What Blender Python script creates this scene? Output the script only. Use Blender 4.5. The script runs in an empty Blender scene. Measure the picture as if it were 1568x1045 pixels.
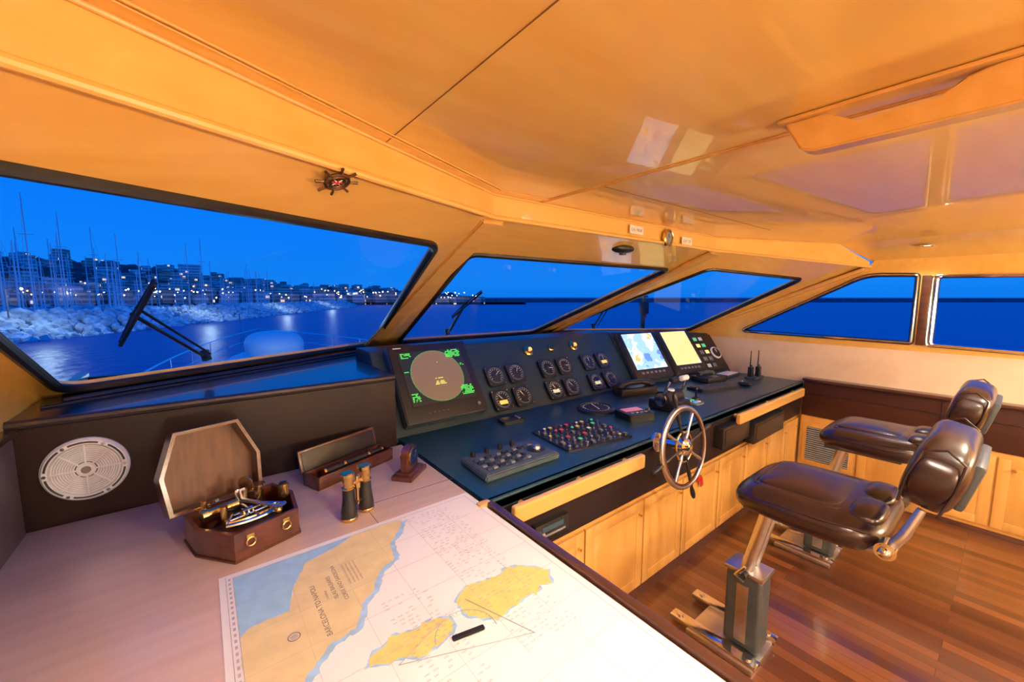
import bpy, bmesh, math, random
from mathutils import Vector, Matrix
from mathutils.geometry import tessellate_polygon
random.seed(7)
sc=bpy.context.scene
COL=sc.collection
sc.view_settings.view_transform='Standard'
rad=math.radians
V=Vector
# ------------------------------------------------------------------ materials
def newmat(name):
    m=bpy.data.materials.new(name);m.use_nodes=True
    nt=m.node_tree;b=nt.nodes['Principled BSDF']
    return m,nt,b
def setp(b,color=None,rough=.5,metal=0,coat=0,coatr=.05,spec=.5,emit=None,es=0):
    if color is not None:b.inputs['Base Color'].default_value=(*color,1)
    b.inputs['Roughness'].default_value=rough
    b.inputs['Metallic'].default_value=metal
    b.inputs['Coat Weight'].default_value=coat
    b.inputs['Coat Roughness'].default_value=coatr
    b.inputs['Specular IOR Level'].default_value=spec
    if emit is not None:
        b.inputs['Emission Color'].default_value=(*emit,1);b.inputs['Emission Strength'].default_value=es
def noisemix(nt,b,c1,c2,scale=(1,1,1),nscale=8,detail=4,bump=0,lo=.35,hi=.65,coord='Object'):
    tc=nt.nodes.new('ShaderNodeTexCoord');mp=nt.nodes.new('ShaderNodeMapping')
    mp.inputs['Scale'].default_value=scale
    n=nt.nodes.new('ShaderNodeTexNoise');n.inputs['Scale'].default_value=nscale;n.inputs['Detail'].default_value=detail
    r=nt.nodes.new('ShaderNodeValToRGB')
    r.color_ramp.elements[0].position=lo;r.color_ramp.elements[0].color=(*c1,1)
    r.color_ramp.elements[1].position=hi;r.color_ramp.elements[1].color=(*c2,1)
    nt.links.new(tc.outputs[coord],mp.inputs[0]);nt.links.new(mp.outputs[0],n.inputs['Vector'])
    nt.links.new(n.outputs['Fac'],r.inputs[0]);nt.links.new(r.outputs[0],b.inputs['Base Color'])
    if bump:
        bp=nt.nodes.new('ShaderNodeBump');bp.inputs['Strength'].default_value=bump;bp.inputs['Distance'].default_value=.002
        nt.links.new(n.outputs['Fac'],bp.inputs['Height']);nt.links.new(bp.outputs[0],b.inputs['Normal'])
def M_(name,color,rough=.5,metal=0,coat=0,var=.12,nscale=30,**k):
    m,nt,b=newmat(name);setp(b,color,rough,metal,coat,**k)
    c1=tuple(c*(1-var) for c in color);c2=tuple(min(1,c*(1+var)) for c in color)
    noisemix(nt,b,c1,c2,nscale=nscale,detail=2)
    return m
def wood(name,c1,c2,scale,rough=.35,coat=.5,nscale=5,coatr=.06):
    m,nt,b=newmat(name);setp(b,c1,rough,0,coat,coatr)
    noisemix(nt,b,c1,c2,scale=scale,nscale=nscale,detail=6,lo=.3,hi=.7)
    return m
def emis(name,color,s=1):
    m,nt,b=newmat(name);setp(b,(0.01,.01,.01),.3,emit=color,es=s)
    return m
def leather(name,color,rough=.32,coat=.25,spec=.5):
    m,nt,b=newmat(name);setp(b,color,rough,coat=coat,coatr=.25,spec=spec)
    tc=nt.nodes.new('ShaderNodeTexCoord');n=nt.nodes.new('ShaderNodeTexVoronoi');n.inputs['Scale'].default_value=260
    bp=nt.nodes.new('ShaderNodeBump');bp.inputs['Strength'].default_value=.12;bp.inputs['Distance'].default_value=.001
    nt.links.new(tc.outputs['Object'],n.inputs['Vector']);nt.links.new(n.outputs['Distance'],bp.inputs['Height']);nt.links.new(bp.outputs[0],b.inputs['Normal'])
    return m
W_ceil=wood('maple_lacquer_ceiling',(.86,.50,.105),(.93,.59,.16),(1,6,6),.30,.6,2.2,.02)
W_head=wood('maple_lacquer_header',(.80,.44,.085),(.88,.53,.13),(1,8,8),.28,.6,2,.05)
W_cab=wood('maple_cabinet',(.60,.30,.065),(.72,.39,.10),(5,5,.8),.3,.5,3)
W_rail=wood('maple_rail',(.72,.39,.09),(.82,.48,.14),(.8,8,8),.3,.5,3)
W_table=wood('bleached_table_wood',(.62,.44,.36),(.73,.54,.45),(.9,9,9),.33,.35,2.5,.1)
W_dark=wood('mahogany',(.050,.014,.008),(.11,.032,.016),(2,14,14),.3,.5,4,.15)
W_lid=wood('mahogany_light',(.070,.026,.011),(.13,.05,.02),(14,2,2),.5,0,4)
W_trim=wood('dark_edge_trim',(.05,.018,.012),(.09,.034,.022),(8,1,8),.3,.5,4)
BRN=leather('brown_vinyl',(.016,.009,.012),.50,0,.25)
BRN2=leather('russet_vinyl',(.045,.014,.010),.45,.1,.3)
DASH=leather('dash_vinyl',(.018,.014,.018),.45)
CONS=M_('console_laminate',(.010,.046,.070),.36,coat=.15,coatr=.2,var=.1,nscale=60)
CONS2=M_('console_panel',(.010,.030,.046),.42,coat=.1,coatr=.2,var=.1,nscale=60)
SILL=M_('sill_gloss',(.008,.018,.032),.25,coat=.4,var=.1,nscale=60)
BLK=M_('black_plastic',(.012,.012,.014),.4)
DGR=M_('dark_grey_plastic',(.045,.055,.065),.45)
MGR=M_('slate_plastic',(.06,.085,.11),.45)
GRY=M_('grey_plastic',(.20,.21,.22),.45)
WHT=M_('white_plastic',(.86,.86,.85),.4,var=.03)
RUB=M_('black_rubber',(.008,.008,.010),.35)
CHR=M_('chrome',(.75,.75,.78),.12,metal=1,var=.03)
ALU=M_('brushed_aluminium',(.62,.62,.64),.32,metal=1,var=.06)
BRS=M_('brass',(.72,.50,.18),.22,metal=1,var=.08)
BRZ=M_('bronze',(.16,.09,.04),.35,metal=.8,var=.1)
STL=M_('blued_steel',(.38,.46,.52),.25,metal=1,var=.1)
BEI=M_('beige_vinyl',(.78,.58,.38),.5,var=.03,nscale=10)
LILAC=M_('grey_lilac_panel',(.10,.075,.085),.5,var=.05,nscale=10)
LEA=leather('chocolate_leather',(.019,.008,.010),.27)
RED=M_('red_enamel',(.6,.02,.02),.4)
GLS_DIAL=M_('dial_face',(.02,.02,.022),.25)
IVO=M_('ivory',(.8,.74,.6),.4)
def floor_mat():
    m,nt,b=newmat('teak_planks');setp(b,(.2,.06,.03),.28,coat=.55,coatr=.09)
    tc=nt.nodes.new('ShaderNodeTexCoord');mp=nt.nodes.new('ShaderNodeMapping');mp.inputs['Rotation'].default_value=(0,0,rad(90))
    br=nt.nodes.new('ShaderNodeTexBrick');br.inputs['Scale'].default_value=1
    br.inputs['Brick Width'].default_value=1.7;br.inputs['Row Height'].default_value=.060;br.inputs['Mortar Size'].default_value=.0012
    br.inputs['Color1'].default_value=(.070,.021,.008,1);br.inputs['Color2'].default_value=(.20,.072,.022,1);br.inputs['Mortar'].default_value=(.02,.006,.003,1)
    br.offset=.37
    n=nt.nodes.new('ShaderNodeTexNoise');n.inputs['Scale'].default_value=6;n.inputs['Detail'].default_value=6
    mp2=nt.nodes.new('ShaderNodeMapping');mp2.inputs['Scale'].default_value=(14,1,1)
    mx=nt.nodes.new('ShaderNodeMix');mx.data_type='RGBA';mx.blend_type='MULTIPLY';mx.inputs[0].default_value=.6
    rp=nt.nodes.new('ShaderNodeValToRGB');rp.color_ramp.elements[0].color=(.45,.4,.4,1);rp.color_ramp.elements[1].color=(1.3,1.2,1.1,1)
    L=nt.links.new
    L(tc.outputs['Object'],mp.inputs[0]);L(mp.outputs[0],br.inputs['Vector']);L(tc.outputs['Object'],mp2.inputs[0]);L(mp2.outputs[0],n.inputs['Vector'])
    L(n.outputs['Fac'],rp.inputs[0]);L(br.outputs['Color'],mx.inputs[6]);L(rp.outputs[0],mx.inputs[7]);L(mx.outputs[2],b.inputs['Base Color'])
    return m
FLOOR=floor_mat()
def glass_mat():
    m=bpy.data.materials.new('window_glass');m.use_nodes=True;nt=m.node_tree;nt.nodes.clear()
    o=nt.nodes.new('ShaderNodeOutputMaterial');mx=nt.nodes.new('ShaderNodeMixShader');t=nt.nodes.new('ShaderNodeBsdfTransparent');g=nt.nodes.new('ShaderNodeBsdfGlossy')
    g.inputs['Roughness'].default_value=.02;t.inputs['Color'].default_value=(.97,.99,1,1)
    lw=nt.nodes.new('ShaderNodeLayerWeight');lw.inputs['Blend'].default_value=.10
    mu=nt.nodes.new('ShaderNodeMath');mu.operation='MULTIPLY';mu.inputs[1].default_value=.05
    nt.links.new(lw.outputs['Fresnel'],mu.inputs[0]);nt.links.new(mu.outputs[0],mx.inputs[0]);nt.links.new(t.outputs[0],mx.inputs[1]);nt.links.new(g.outputs[0],mx.inputs[2]);nt.links.new(mx.outputs[0],o.inputs[0])
    return m
GLASS=glass_mat()
# ------------------------------------------------------------------ builder
class B:
    def __init__(s,name):
        s.name=name;s.bm=bmesh.new();s.mats=[];s.M=Matrix.Identity(4)
    def mi(s,m):
        if m not in s.mats:s.mats.append(m)
        return s.mats.index(m)
    def merge(s,t,m,M=None):
        i=s.mi(m)
        bmesh.ops.recalc_face_normals(t,faces=t.faces)
        for f in t.faces:f.material_index=i;f.smooth=True
        MM=s.M@(M if M is not None else Matrix.Identity(4))
        t.transform(MM)
        me=bpy.data.meshes.new('tmp');t.to_mesh(me);t.free();s.bm.from_mesh(me);bpy.data.meshes.remove(me)
        return s
    def box(s,c,size,m,bev=0,rot=(0,0,0),seg=2):
        t=bmesh.new();bmesh.ops.create_cube(t,size=1);t.transform(Matrix.Diagonal((*size,1)))
        if bev:bmesh.ops.bevel(t,geom=t.edges[:],offset=min(bev,min(size)*.49),segments=seg,affect='EDGES',profile=.6)
        return s.merge(t,m,Matrix.Translation(c)@Matrix.Rotation(rot[2],4,'Z')@Matrix.Rotation(rot[1],4,'Y')@Matrix.Rotation(rot[0],4,'X'))
    def cyl(s,p0,p1,r,m,r2=None,n=24,bev=0):
        p0=V(p0);p1=V(p1);d=p1-p0;t=bmesh.new()
        bmesh.ops.create_cone(t,cap_ends=True,segments=n,radius1=r,radius2=r if r2 is None else r2,depth=d.length)
        if bev:
            es=[e for e in t.edges if abs(e.verts[0].co.z-e.verts[1].co.z)<1e-6]
            bmesh.ops.bevel(t,geom=es,offset=bev,segments=2,affect='EDGES')
        return s.merge(t,m,Matrix.Translation((p0+p1)/2)@d.to_track_quat('Z','Y').to_matrix().to_4x4())
    def sph(s,c,r,m,scale=(1,1,1),n=20):
        t=bmesh.new();bmesh.ops.create_uvsphere(t,u_segments=n,v_segments=n//2,radius=r);t.transform(Matrix.Diagonal((*scale,1)))
        return s.merge(t,m,Matrix.Translation(c))
    def tube(s,pts,r,m,closed=False,n=8):
        pts=[V(p) for p in pts];N=len(pts);t=bmesh.new();rings=[]
        up=None
        for i,p in enumerate(pts):
            if closed:d=(pts[(i+1)%N]-pts[i-1])
            else:d=pts[min(i+1,N-1)]-pts[max(i-1,0)]
            d.normalize()
            if up is None:
                up=V((0,0,1)) if abs(d.z)<.9 else V((1,0,0))
            a=d.cross(up);a.normalize();b=a.cross(d);b.normalize();up=b
            rr=r[i] if isinstance(r,(list,tuple)) else r
            rings.append([t.verts.new(p+a*rr*math.cos(2*math.pi*k/n)+b*rr*math.sin(2*math.pi*k/n)) for k in range(n)])
        for i in range(N if closed else N-1):
            A=rings[i];C=rings[(i+1)%N]
            for k in range(n):t.faces.new((A[k],A[(k+1)%n],C[(k+1)%n],C[k]))
        if not closed:t.faces.new(rings[0]);t.faces.new(rings[-1])
        return s.merge(t,m)
    def torus(s,c,R,r,m,M=None,n=40,k=10,a0=0,a1=2*math.pi):
        M=M or Matrix.Identity(4);full=abs(a1-a0-2*math.pi)<1e-4
        pts=[]
        cnt=n if full else n+1
        for i in range(cnt):
            a=a0+(a1-a0)*i/n;pts.append(V(c)+(M.to_3x3()@V((R*math.cos(a),R*math.sin(a),0))))
        return s.tube(pts,r,m,closed=full,n=k)
    def prism(s,poly,h,m,M=None,bev=0):
        t=bmesh.new();a=[t.verts.new((x,y,0)) for x,y in poly];b=[t.verts.new((x,y,h)) for x,y in poly];n=len(poly)
        t.faces.new(a[::-1]);t.faces.new(b)
        for i in range(n):t.faces.new((a[i],a[(i+1)%n],b[(i+1)%n],b[i]))
        if bev:bmesh.ops.bevel(t,geom=t.edges[:],offset=bev,segments=2,affect='EDGES')
        return s.merge(t,m,M)
    def lathe(s,prof,m,M=None,n=32):
        t=bmesh.new();rings=[]
        for r,z in prof:rings.append([t.verts.new((max(r,1e-5)*math.cos(2*math.pi*k/n),max(r,1e-5)*math.sin(2*math.pi*k/n),z)) for k in range(n)])
        for i in range(len(prof)-1):
            for k in range(n):t.faces.new((rings[i][k],rings[i][(k+1)%n],rings[i+1][(k+1)%n],rings[i+1][k]))
        t.faces.new(rings[0]);t.faces.new(rings[-1])
        return s.merge(t,m,M)
    def pillow(s,c,size,m,a=5,b=2.6,rot=(0,0,0),cuts=12,fn=None):
        t=bmesh.new();bmesh.ops.create_cube(t,size=2);bmesh.ops.subdivide_edges(t,edges=t.edges[:],cuts=cuts,use_grid_fill=True)
        for v in t.verts:
            x,y,z=v.co;q=((abs(x)**a+abs(y)**a)**(b/a)+abs(z)**b)**(1/b)
            p=V((x/q,y/q,z/q))
            if fn:p=fn(p)
            v.co=V((p.x*size[0]/2,p.y*size[1]/2,p.z*size[2]/2))
        return s.merge(t,m,Matrix.Translation(c)@Matrix.Rotation(rot[2],4,'Z')@Matrix.Rotation(rot[1],4,'Y')@Matrix.Rotation(rot[0],4,'X'))
    def face(s,pts,m):
        t=bmesh.new();t.faces.new([t.verts.new(p) for p in pts]);i=s.mi(m)
        for f in t.faces:f.material_index=i
        t.transform(s.M);me=bpy.data.meshes.new('tmp');t.to_mesh(me);t.free();s.bm.from_mesh(me);bpy.data.meshes.remove(me);return s
    def holed(s,outer,holes,m,th,nrm):
        """plate with holes, thickness th along nrm"""
        loops=[[V(p) for p in outer]]+[[V(p) for p in h] for h in holes]
        tris=tessellate_polygon(loops);flat=[p for l in loops for p in l];nrm=V(nrm).normalized()*th
        t=bmesh.new();a=[t.verts.new(p) for p in flat];b=[t.verts.new(p+nrm) for p in flat]
        for i,j,k in tris:
            try:t.faces.new((a[i],a[j],a[k]));t.faces.new((b[k],b[j],b[i]))
            except ValueError:pass
        o=0
        for l in loops:
            n=len(l)
            for i in range(n):
                t.faces.new((a[o+i],a[o+(i+1)%n],b[o+(i+1)%n],b[o+i]))
            o+=n
        s.merge(t,m)
        return s
    def done(s,ang=32,origin=True):
        me=bpy.data.meshes.new(s.name)
        if origin:
            xs=[v.co for v in s.bm.verts];mn=V((min(v.x for v in xs),min(v.y for v in xs),min(v.z for v in xs)));mx=V((max(v.x for v in xs),max(v.y for v in xs),max(v.z for v in xs)))
            c=(mn+mx)/2;c.z=mn.z
            s.bm.transform(Matrix.Translation(-c))
        else:c=V((0,0,0))
        s.bm.to_mesh(me);s.bm.free()
        for m in s.mats:me.materials.append(m)
        me.set_sharp_from_angle(angle=rad(ang))
        o=bpy.data.objects.new(s.name,me);o.location=c;COL.objects.link(o);return o
def frame(o,u,v):
    u=V(u).normalized();v=V(v);v=(v-u*v.dot(u)).normalized();n=u.cross(v)
    M=Matrix.Identity(4)
    for i in range(3):M[i][0]=u[i];M[i][1]=v[i];M[i][2]=n[i];M[i][3]=o[i]
    return M
def rounded(pts,r,seg=6):
    pts=[V(p) for p in pts];n=len(pts);out=[]
    rs=r if isinstance(r,(list,tuple)) else [r]*n
    for i in range(n):
        p=pts[i];a=pts[i-1]-p;b=pts[(i+1)%n]-p;rr=min(rs[i],a.length*.45,b.length*.45)
        A=p+a.normalized()*rr;C=p+b.normalized()*rr
        for k in range(seg+1):
            t=k/seg;out.append(A*(1-t)**2+p*2*t*(1-t)+C*t*t)
    return out
def rrect(w,h,r,seg=4):
    return [(p.x,p.y) for p in rounded([(-w/2,-h/2,0),(w/2,-h/2,0),(w/2,h/2,0),(-w/2,h/2,0)],r,seg)]
# ------------------------------------------------------------------ room shell
b=B('floor');b.box((1.88,.1,-.03),(4.84,4.2,.06),FLOOR);b.done()
YA=-1.9
b=B('ceiling')
b.holed([(-.5,YA,2.06),(3.92,YA,2.06),(3.92,.92,2.06),(2.81,1.335,2.06),(.95,1.335,2.06),(-.5,.66,2.06)],[],W_ceil,.05,(0,0,1))
b.holed([(3.92,YA,2.06),(4.30,YA,1.925),(4.30,.77,1.925),(3.92,.92,2.06)],[],W_ceil,.05,(0,0,1))
b.done(origin=False)
b=B('trim_deckhead_fascia')
fT=[(-.5,.66,2.06),(.95,1.335,2.06),(2.81,1.335,2.06),(3.92,.92,2.06),(4.26,.79,1.93)]
fB=[(-.5,.66,1.935),(.95,1.335,1.965),(2.81,1.335,1.965),(3.92,.92,1.908),(4.26,.79,1.89)]
for i in range(4):
    d=(V(fT[i+1])-V(fT[i]));nr=V((d.y,-d.x,0)).normalized()
    b.holed([fB[i],fB[i+1],fT[i+1],fT[i]],[],W_head,.025,-nr)
b.tube([V(p)+V((0,-.010,0)) for p in fB],.010,W_head,n=10)
b.tube([V(p)+V((0,-.004,-.004)) for p in fT[:4]],.005,W_rail,n=8)
b.done(origin=False)
SEAM=M_('panel_seam',(.20,.09,.03),.6)
b=B('trim_ceiling_mouldings')
for k,o2 in enumerate((.050,.064)):
    b.tube([(-.5,.66-o2,2.0585),(.95,1.335-o2,2.0585),(1.19,1.335-o2,2.0585)],.0025,W_rail,n=6)
b.box((.42,-.3,2.0597),(.0020,3.0,.002),SEAM)
for x in (1.19,1.205):
    b.tube([(x,YA,2.0585),(x,1.325,2.0585)],.003,W_rail,n=6)
b.box((2.0,1.0,2.0597),(1.6,.002,.002),SEAM)
b.done(origin=False)
def ring(name,outer,inner,nrm,rr,gm=.5):
    b=B(name);inn=rounded(inner,rr,8)
    b.holed(outer,[inn],W_head,.03,nrm);b.done(origin=False)
    return inn
rad4=[.10,.10,.07,.04]
JL=((.95,1.335,1.968),(1.09,3.05,1.25));JR=((2.81,1.335,1.968),(2.67,3.05,1.25))
nP=V((-.454,.891,2.19)).normalized();nS=V((.454,.891,2.19)).normalized();nM=V((0,.417,1)).normalized()
port=[(-.43,2.18,1.30),(.99,2.95,1.30),(.765,1.46,1.86),(-.41,.92,1.853)]
mid=[(1.19,2.96,1.30),(2.57,2.96,1.30),(2.74,1.63,1.855),(1.02,1.63,1.855)]
stb=[(2.77,2.95,1.30),(4.10,2.2,1.29),(3.93,1.14,1.80),(2.995,1.46,1.86)]
panes=[('wall_windscreen_port',[(-.5,2.315,1.25),JL[1],JL[0],(-.5,.66,1.94)],port,nP),
('wall_windscreen_centre',[JL[1],JR[1],JR[0],JL[0]],mid,nM),
('wall_windscreen_starboard',[JR[1],(4.26,2.32,1.25),(4.26,.79,1.895),JR[0]],stb,nS)]
wi=1
def window(inn,nrm,mfr,fw=.014,inset=.0):
    global wi
    b=B('window_%d'%wi);wi+=1
    nrm=V(nrm).normalized()
    c=sum(inn,V())/len(inn)
    b.tube([p-nrm*.002 for p in inn],fw,mfr,closed=True,n=8)
    b.tube([p+(c-p).normalized()*.010+nrm*.004 for p in inn],fw*.6,RUB,closed=True,n=8)
    pts=[p+nrm*.014 for p in inn]
    t=bmesh.new();t.faces.new([t.verts.new(p) for p in pts]);bmesh.ops.triangulate(t,faces=t.faces)
    b.merge(t,GLASS)
    return b.done(origin=False)
for nme,outer,inner,nr in panes:
    inn=ring(nme,outer,inner,nr,rad4 if 'port' in nme else [.06,.06,.06,.06])
    window(inn,nr,RUB,.015)
b=B('trim_windscreen_pillars')
for A,C,w0,w1 in ((JL[0],JL[1],.055,.04),(JR[0],JR[1],.055,.04),((4.22,.80,1.885),(4.22,2.30,1.26),.06,.05)):
    A=V(A);C=V(C);d=C-A;M=frame(A-V((0,0,.012)),V((1,0,0)),d)
    Ln=d.length
    b.prism([(-w0,0),(w0,0),(w1,Ln),(-w1,Ln)],.028,W_rail,M@Matrix.Translation((0,0,-.014)),bev=.008)
b.done(origin=False)
def sidewall(name,x,th,holes,mats):
    b=B(name)
    b.holed([(x,YA,0),(x,3.1,0),(x,3.1,1.24),(x,YA,1.24)],[],mats[0],th,(1,0,0))
    b.holed([(x,YA,1.24),(x,2.34,1.24),(x,.79,1.90),(x,.66,2.06),(x,YA,2.06)],holes,mats[1],th,(1,0,0))
    return b.done(origin=False)
w1=rounded([(4.26,1.72,1.315),(4.26,.505,1.30),(4.26,.505,1.815),(4.26,.80,1.83)],[.05,.02,.02,.10],6)
w2=rounded([(4.26,.405,1.295),(4.26,-1.0,1.25),(4.26,-1.0,1.77),(4.26,.405,1.80)],[.03]*4,6)
sidewall('wall_starboard',4.26,.04,[w1,w2],(BEI,W_head))
window(w1,(1,0,0),RUB,.016);window(w2,(1,0,0),CHR,.014)
b=B('trim_side_window_frame')
b.tube([p-V((.012,0,0))+V((0,.0,0)) for p in w1],.009,CHR,closed=True)
b.tube([p-V((.012,0,0)) for p in [ (V(q)-V((4.26,-.3,1.53)))*1.03+V((4.26,-.3,1.53)) for q in w2]],.008,CHR,closed=True)
b.box((4.245,.455,1.55),(.03,.05,.52),W_trim,.006)
b.done(origin=False)
sidewall('wall_port',-.54,.04,[],(BEI,W_head))
b=B('wall_aft');b.box((1.88,YA-.02,1.03),(4.84,.04,2.06),W_head);b.done()
b=B('wall_fore');b.box((1.88,3.08,.6),(4.84,.04,1.24),DASH);b.done()
b=B('window_sill')
b.holed([(-.5,1.90,1.235),(.745,1.90,1.235),(.745,2.56,1.235),(2.9,2.56,1.235),(4.2,2.16,1.235),(4.26,2.16,1.235),(4.26,2.34,1.235),(4.17,2.34,1.235),(2.70,3.06,1.235),(1.06,3.06,1.235),(-.41,2.34,1.235),(-.5,2.30,1.235)],[],SILL,.028,(0,0,1))
b.tube([(-.5,1.905,1.25),(.74,1.905,1.25)],.016,DASH,n=10)
b.tube([(-.42,2.14,1.272),(.97,2.885,1.272)],.012,RUB,n=8)
b.tube([(-.46,2.07,1.266),(.97,2.82,1.266)],.007,RUB,n=8)
b.done(origin=False)
b=B('wall_dash_panel_port')
b.box((.125,1.925,1.06),(1.24,.04,.37),BRN,.004)
b.done()
b=B('wall_side_panel_port')
b.box((-.491,1.0,1.05),(.015,1.78,.34),LILAC,.004)
b.box((-.485,1.0,1.235),(.03,1.78,.02),W_trim,.004)
b.done()
def cabdoor(b,cen,u,v,w,h,m=None):
    sv=b.M;b.M=frame(cen,u,v)
    b.box((0,0,.004),(w,h,.014),W_cab,.002)
    for sx in(-1,1):b.box((sx*(w/2-.028),0,.0095),(.056,h,.009),W_cab,.002)
    for sz in(-1,1):b.box((0,sz*(h/2-.028),.0093),(w-.112,.056,.009),W_cab,.002)
    b.M=sv
b=B('starboard_wall_cabinet')
b.box((4.235,-.35,.32),(.05,3.0,.56),W_cab)
b.box((4.235,-.35,.76),(.07,3.0,.32),BRN2,.012)
b.box((4.215,-.35,.928),(.11,3.0,.022),W_trim,.006)
b.box((4.198,-.35,.80),(.006,3.0,.004),RUB)
for y in (.3,-.6):b.box((4.198,y,.76),(.005,.005,.3),RUB)
ys=[1.14,.745,.02,-.7,-1.4]
for i in range(1,4):
    y0,y1=ys[i],ys[i+1];cy=(y0+y1)/2;w=y0-y1-.012
    cabdoor(b,(4.208,cy,.32),(0,-1,0),(0,0,1),w,.5)
    b.cyl((4.195,y0-.08,.5),(4.165,y0-.08,.5),.008,BRS,n=16)
b.box((4.23,-.35,.02),(.04,3.0,.04),W_trim)
b.done()
b=B('vent_grille')
b.box((4.205,.945,.355),(.012,.36,.36),W_cab,.003)
b.box((4.199,.945,.355),(.008,.30,.30),DGR)
for i in range(16):b.box((4.193,.945,.215+i*.0187),(.008,.30,.009),GRY,0,rot=(0,rad(35),0))
b.done()
# ------------------------------------------------------------------ chart table
b=B('chart_table')
b.box((.135,1.02,.88),(1.26,1.76,.04),W_table,.004)
b.box((.785,.64,.885),(.03,1.0,.05),W_trim,.008)
b.box((.765,1.145,.885),(.05,.03,.05),W_rail,.006)
b.box((.10,1.0,.43),(1.16,1.60,.86),W_cab)
b.box((.42,1.5,.9003),(.0015,.5,.0012),W_dark)
b.box((.60,1.40,.9003),(.36,.0015,.0012),W_dark)
b.done()
# ------------------------------------------------------------------ console
b=B('helm_console')
X0,X1=.785,4.20
b.prism([(1.15,.86),(1.15,.893),(1.158,.90),(2.02,.90),(2.02,.86)],X1-X0,CONS,Matrix(((0,0,1,X0),(1,0,0,0),(0,1,0,0),(0,0,0,1))))
b.prism([(1.98,.88),(2.30,1.33),(2.32,1.335),(2.55,1.335),(2.55,.88)],2.90-.75,CONS2,Matrix(((0,0,1,.75),(1,0,0,0),(0,1,0,0),(0,0,0,1))),bev=.004)
t=bmesh.new()
pts=[(2.9,1.98,.88),(4.2,1.75,.88),(4.2,2.15,.88),(2.9,2.55,.88),(2.9,2.30,1.33),(4.2,2.03,1.27),(4.2,2.15,1.27),(2.9,2.55,1.335)]
vs=[t.verts.new(p) for p in pts]
for f in ((0,1,5,4),(1,2,6,5),(2,3,7,6),(3,0,4,7),(4,5,6,7),(0,3,2,1)):t.faces.new([vs[i] for i in f])
bmesh.ops.bevel(t,geom=t.edges[:],offset=.006,segments=2,affect='EDGES');b.merge(t,CONS2)
b.box(((X0+X1)/2,1.25,.735),(X1-X0,.18,.27),BRN,.006)
b.box(((X0+X1)/2,1.165,.875),(X1-X0,.03,.05),CONS,.01)
b.box(((X0+X1)/2,1.28,.31),(X1-X0,.20,.58),W_cab)
b.box(((X0+X1)/2,1.21,.04),(X1-X0,.08,.08),W_trim)
xs=[.87,1.34,1.81,2.21,2.67,3.08,3.50,3.90,4.19]
for i in range(len(xs)-1):
    w=xs[i+1]-xs[i]-.010;cx=(xs[i+1]+xs[i])/2
    cabdoor(b,(cx,1.176,.325),(1,0,0),(0,0,1),w,.49)
    b.cyl((xs[i+1]-.045,1.165,.50),(xs[i+1]-.045,1.145,.50),.006,BRS,n=14)
b.box((2.76,1.135,.75),(.40,.07,.14),BLK,.006);b.box((2.76,1.098,.75),(.34,.004,.10),DASH,.002)
b.box((3.29,1.13,.69),(.56,.09,.15),BLK,.006);b.box((3.29,1.083,.69),(.50,.004,.11),DASH,.002)
b.done()
for x0,x1 in ((.86,1.68),(2.75,4.0)):
    b=B('grab_rail')
    b.box(((x0+x1)/2,1.095,.845),(x1-x0,.032,.07),W_rail,.012,seg=3)
    for x in (x0+.08,(x0+x1)/2,x1-.08):b.cyl((x,1.105,.845),(x,1.15,.845),.014,W_rail,n=14)
    b.done()
b=B('stereo_radio')
b.box((1.10,1.15,.69),(.19,.04,.07),BLK,.004);b.box((1.10,1.128,.70),(.12,.004,.022),emis('radio_display',(.1,.5,.6),.12));b.cyl((1.03,1.132,.69),(1.03,1.112,.69),.012,CHR,n=16)
b.box((1.10,1.127,.672),(.14,.004,.008),GRY);b.done()
GP=frame((0,1.98,.90),(1,0,0),(0,.32,.43));T=Matrix.Translation
GR=frame((2.9,1.982,.90),(1.3,-.23,0),(.174*.6,.985*.6,.8))
# radar monitor
b=B('radar_monitor');b.M=GP@T((1.085,.285,0))
b.box((0,0,.03),(.52,.49,.07),DGR,.014)
b.box((0,0,.067),(.51,.48,.012),BLK,.006)
b.M=b.M@T((0,0,.020))
b.box((0,.02,.053),(.42,.35,.004),BLK)
scrb=emis('radar_background',(.018,.016,.014),1.0);scrd=emis('radar_disc',(.24,.125,.070),1.1);gre=emis('radar_green',(.10,.9,.12),1.4);gre2=emis('radar_ring',(.05,.40,.08),1.0);yel=emis('radar_yellow',(.85,.85,.1),1.4)
b.box((0,.02,.0555),(.41,.34,.002),scrb)
b.cyl((0,.02,.0560),(0,.02,.0580),.166,scrd,n=64)
b.torus((0,.02,.0582),.166,.0014,gre2,n=64,k=6)
for a in range(0,360,10):
    c=V((math.cos(rad(a)),math.sin(rad(a)),0));b.tube([V((0,.02,.0586))+c*.158,V((0,.02,.0586))+c*.170],.0009,gre2,n=4)
rr=random.Random(3)
def txt(cx,cy,w,rows,m):
    for r in range(rows):
        x=-w/2
        while x<w/2-.006:
            l=rr.uniform(.004,.014)
            if rr.random()<.8:b.box((cx+x+l/2,cy-r*.009,.0595),(l*.8,.0045,.001),m)
            x+=l
txt(-.165,.178,.06,4,gre);txt(.14,.18,.10,6,gre);txt(-.172,-.08,.05,6,gre);txt(.158,-.07,.08,7,gre);txt(.182,.08,.03,2,gre);txt(-.185,.06,.03,1,gre)
txt(0,.0,.06,1,yel);txt(0,-.02,.07,3,yel)
b.box((.02,.105,.0595),(.004,.004,.001),yel)
for i in range(5):b.box((-.12+i*.028,-.200,.054),(.016,.008,.004),DGR,.001)
b.cyl((.20,-.200,.052),(.20,-.200,.066),.010,GRY,n=16)
b.box((-.20,.222,.054),(.05,.006,.002),WHT)
b.done()
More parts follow.
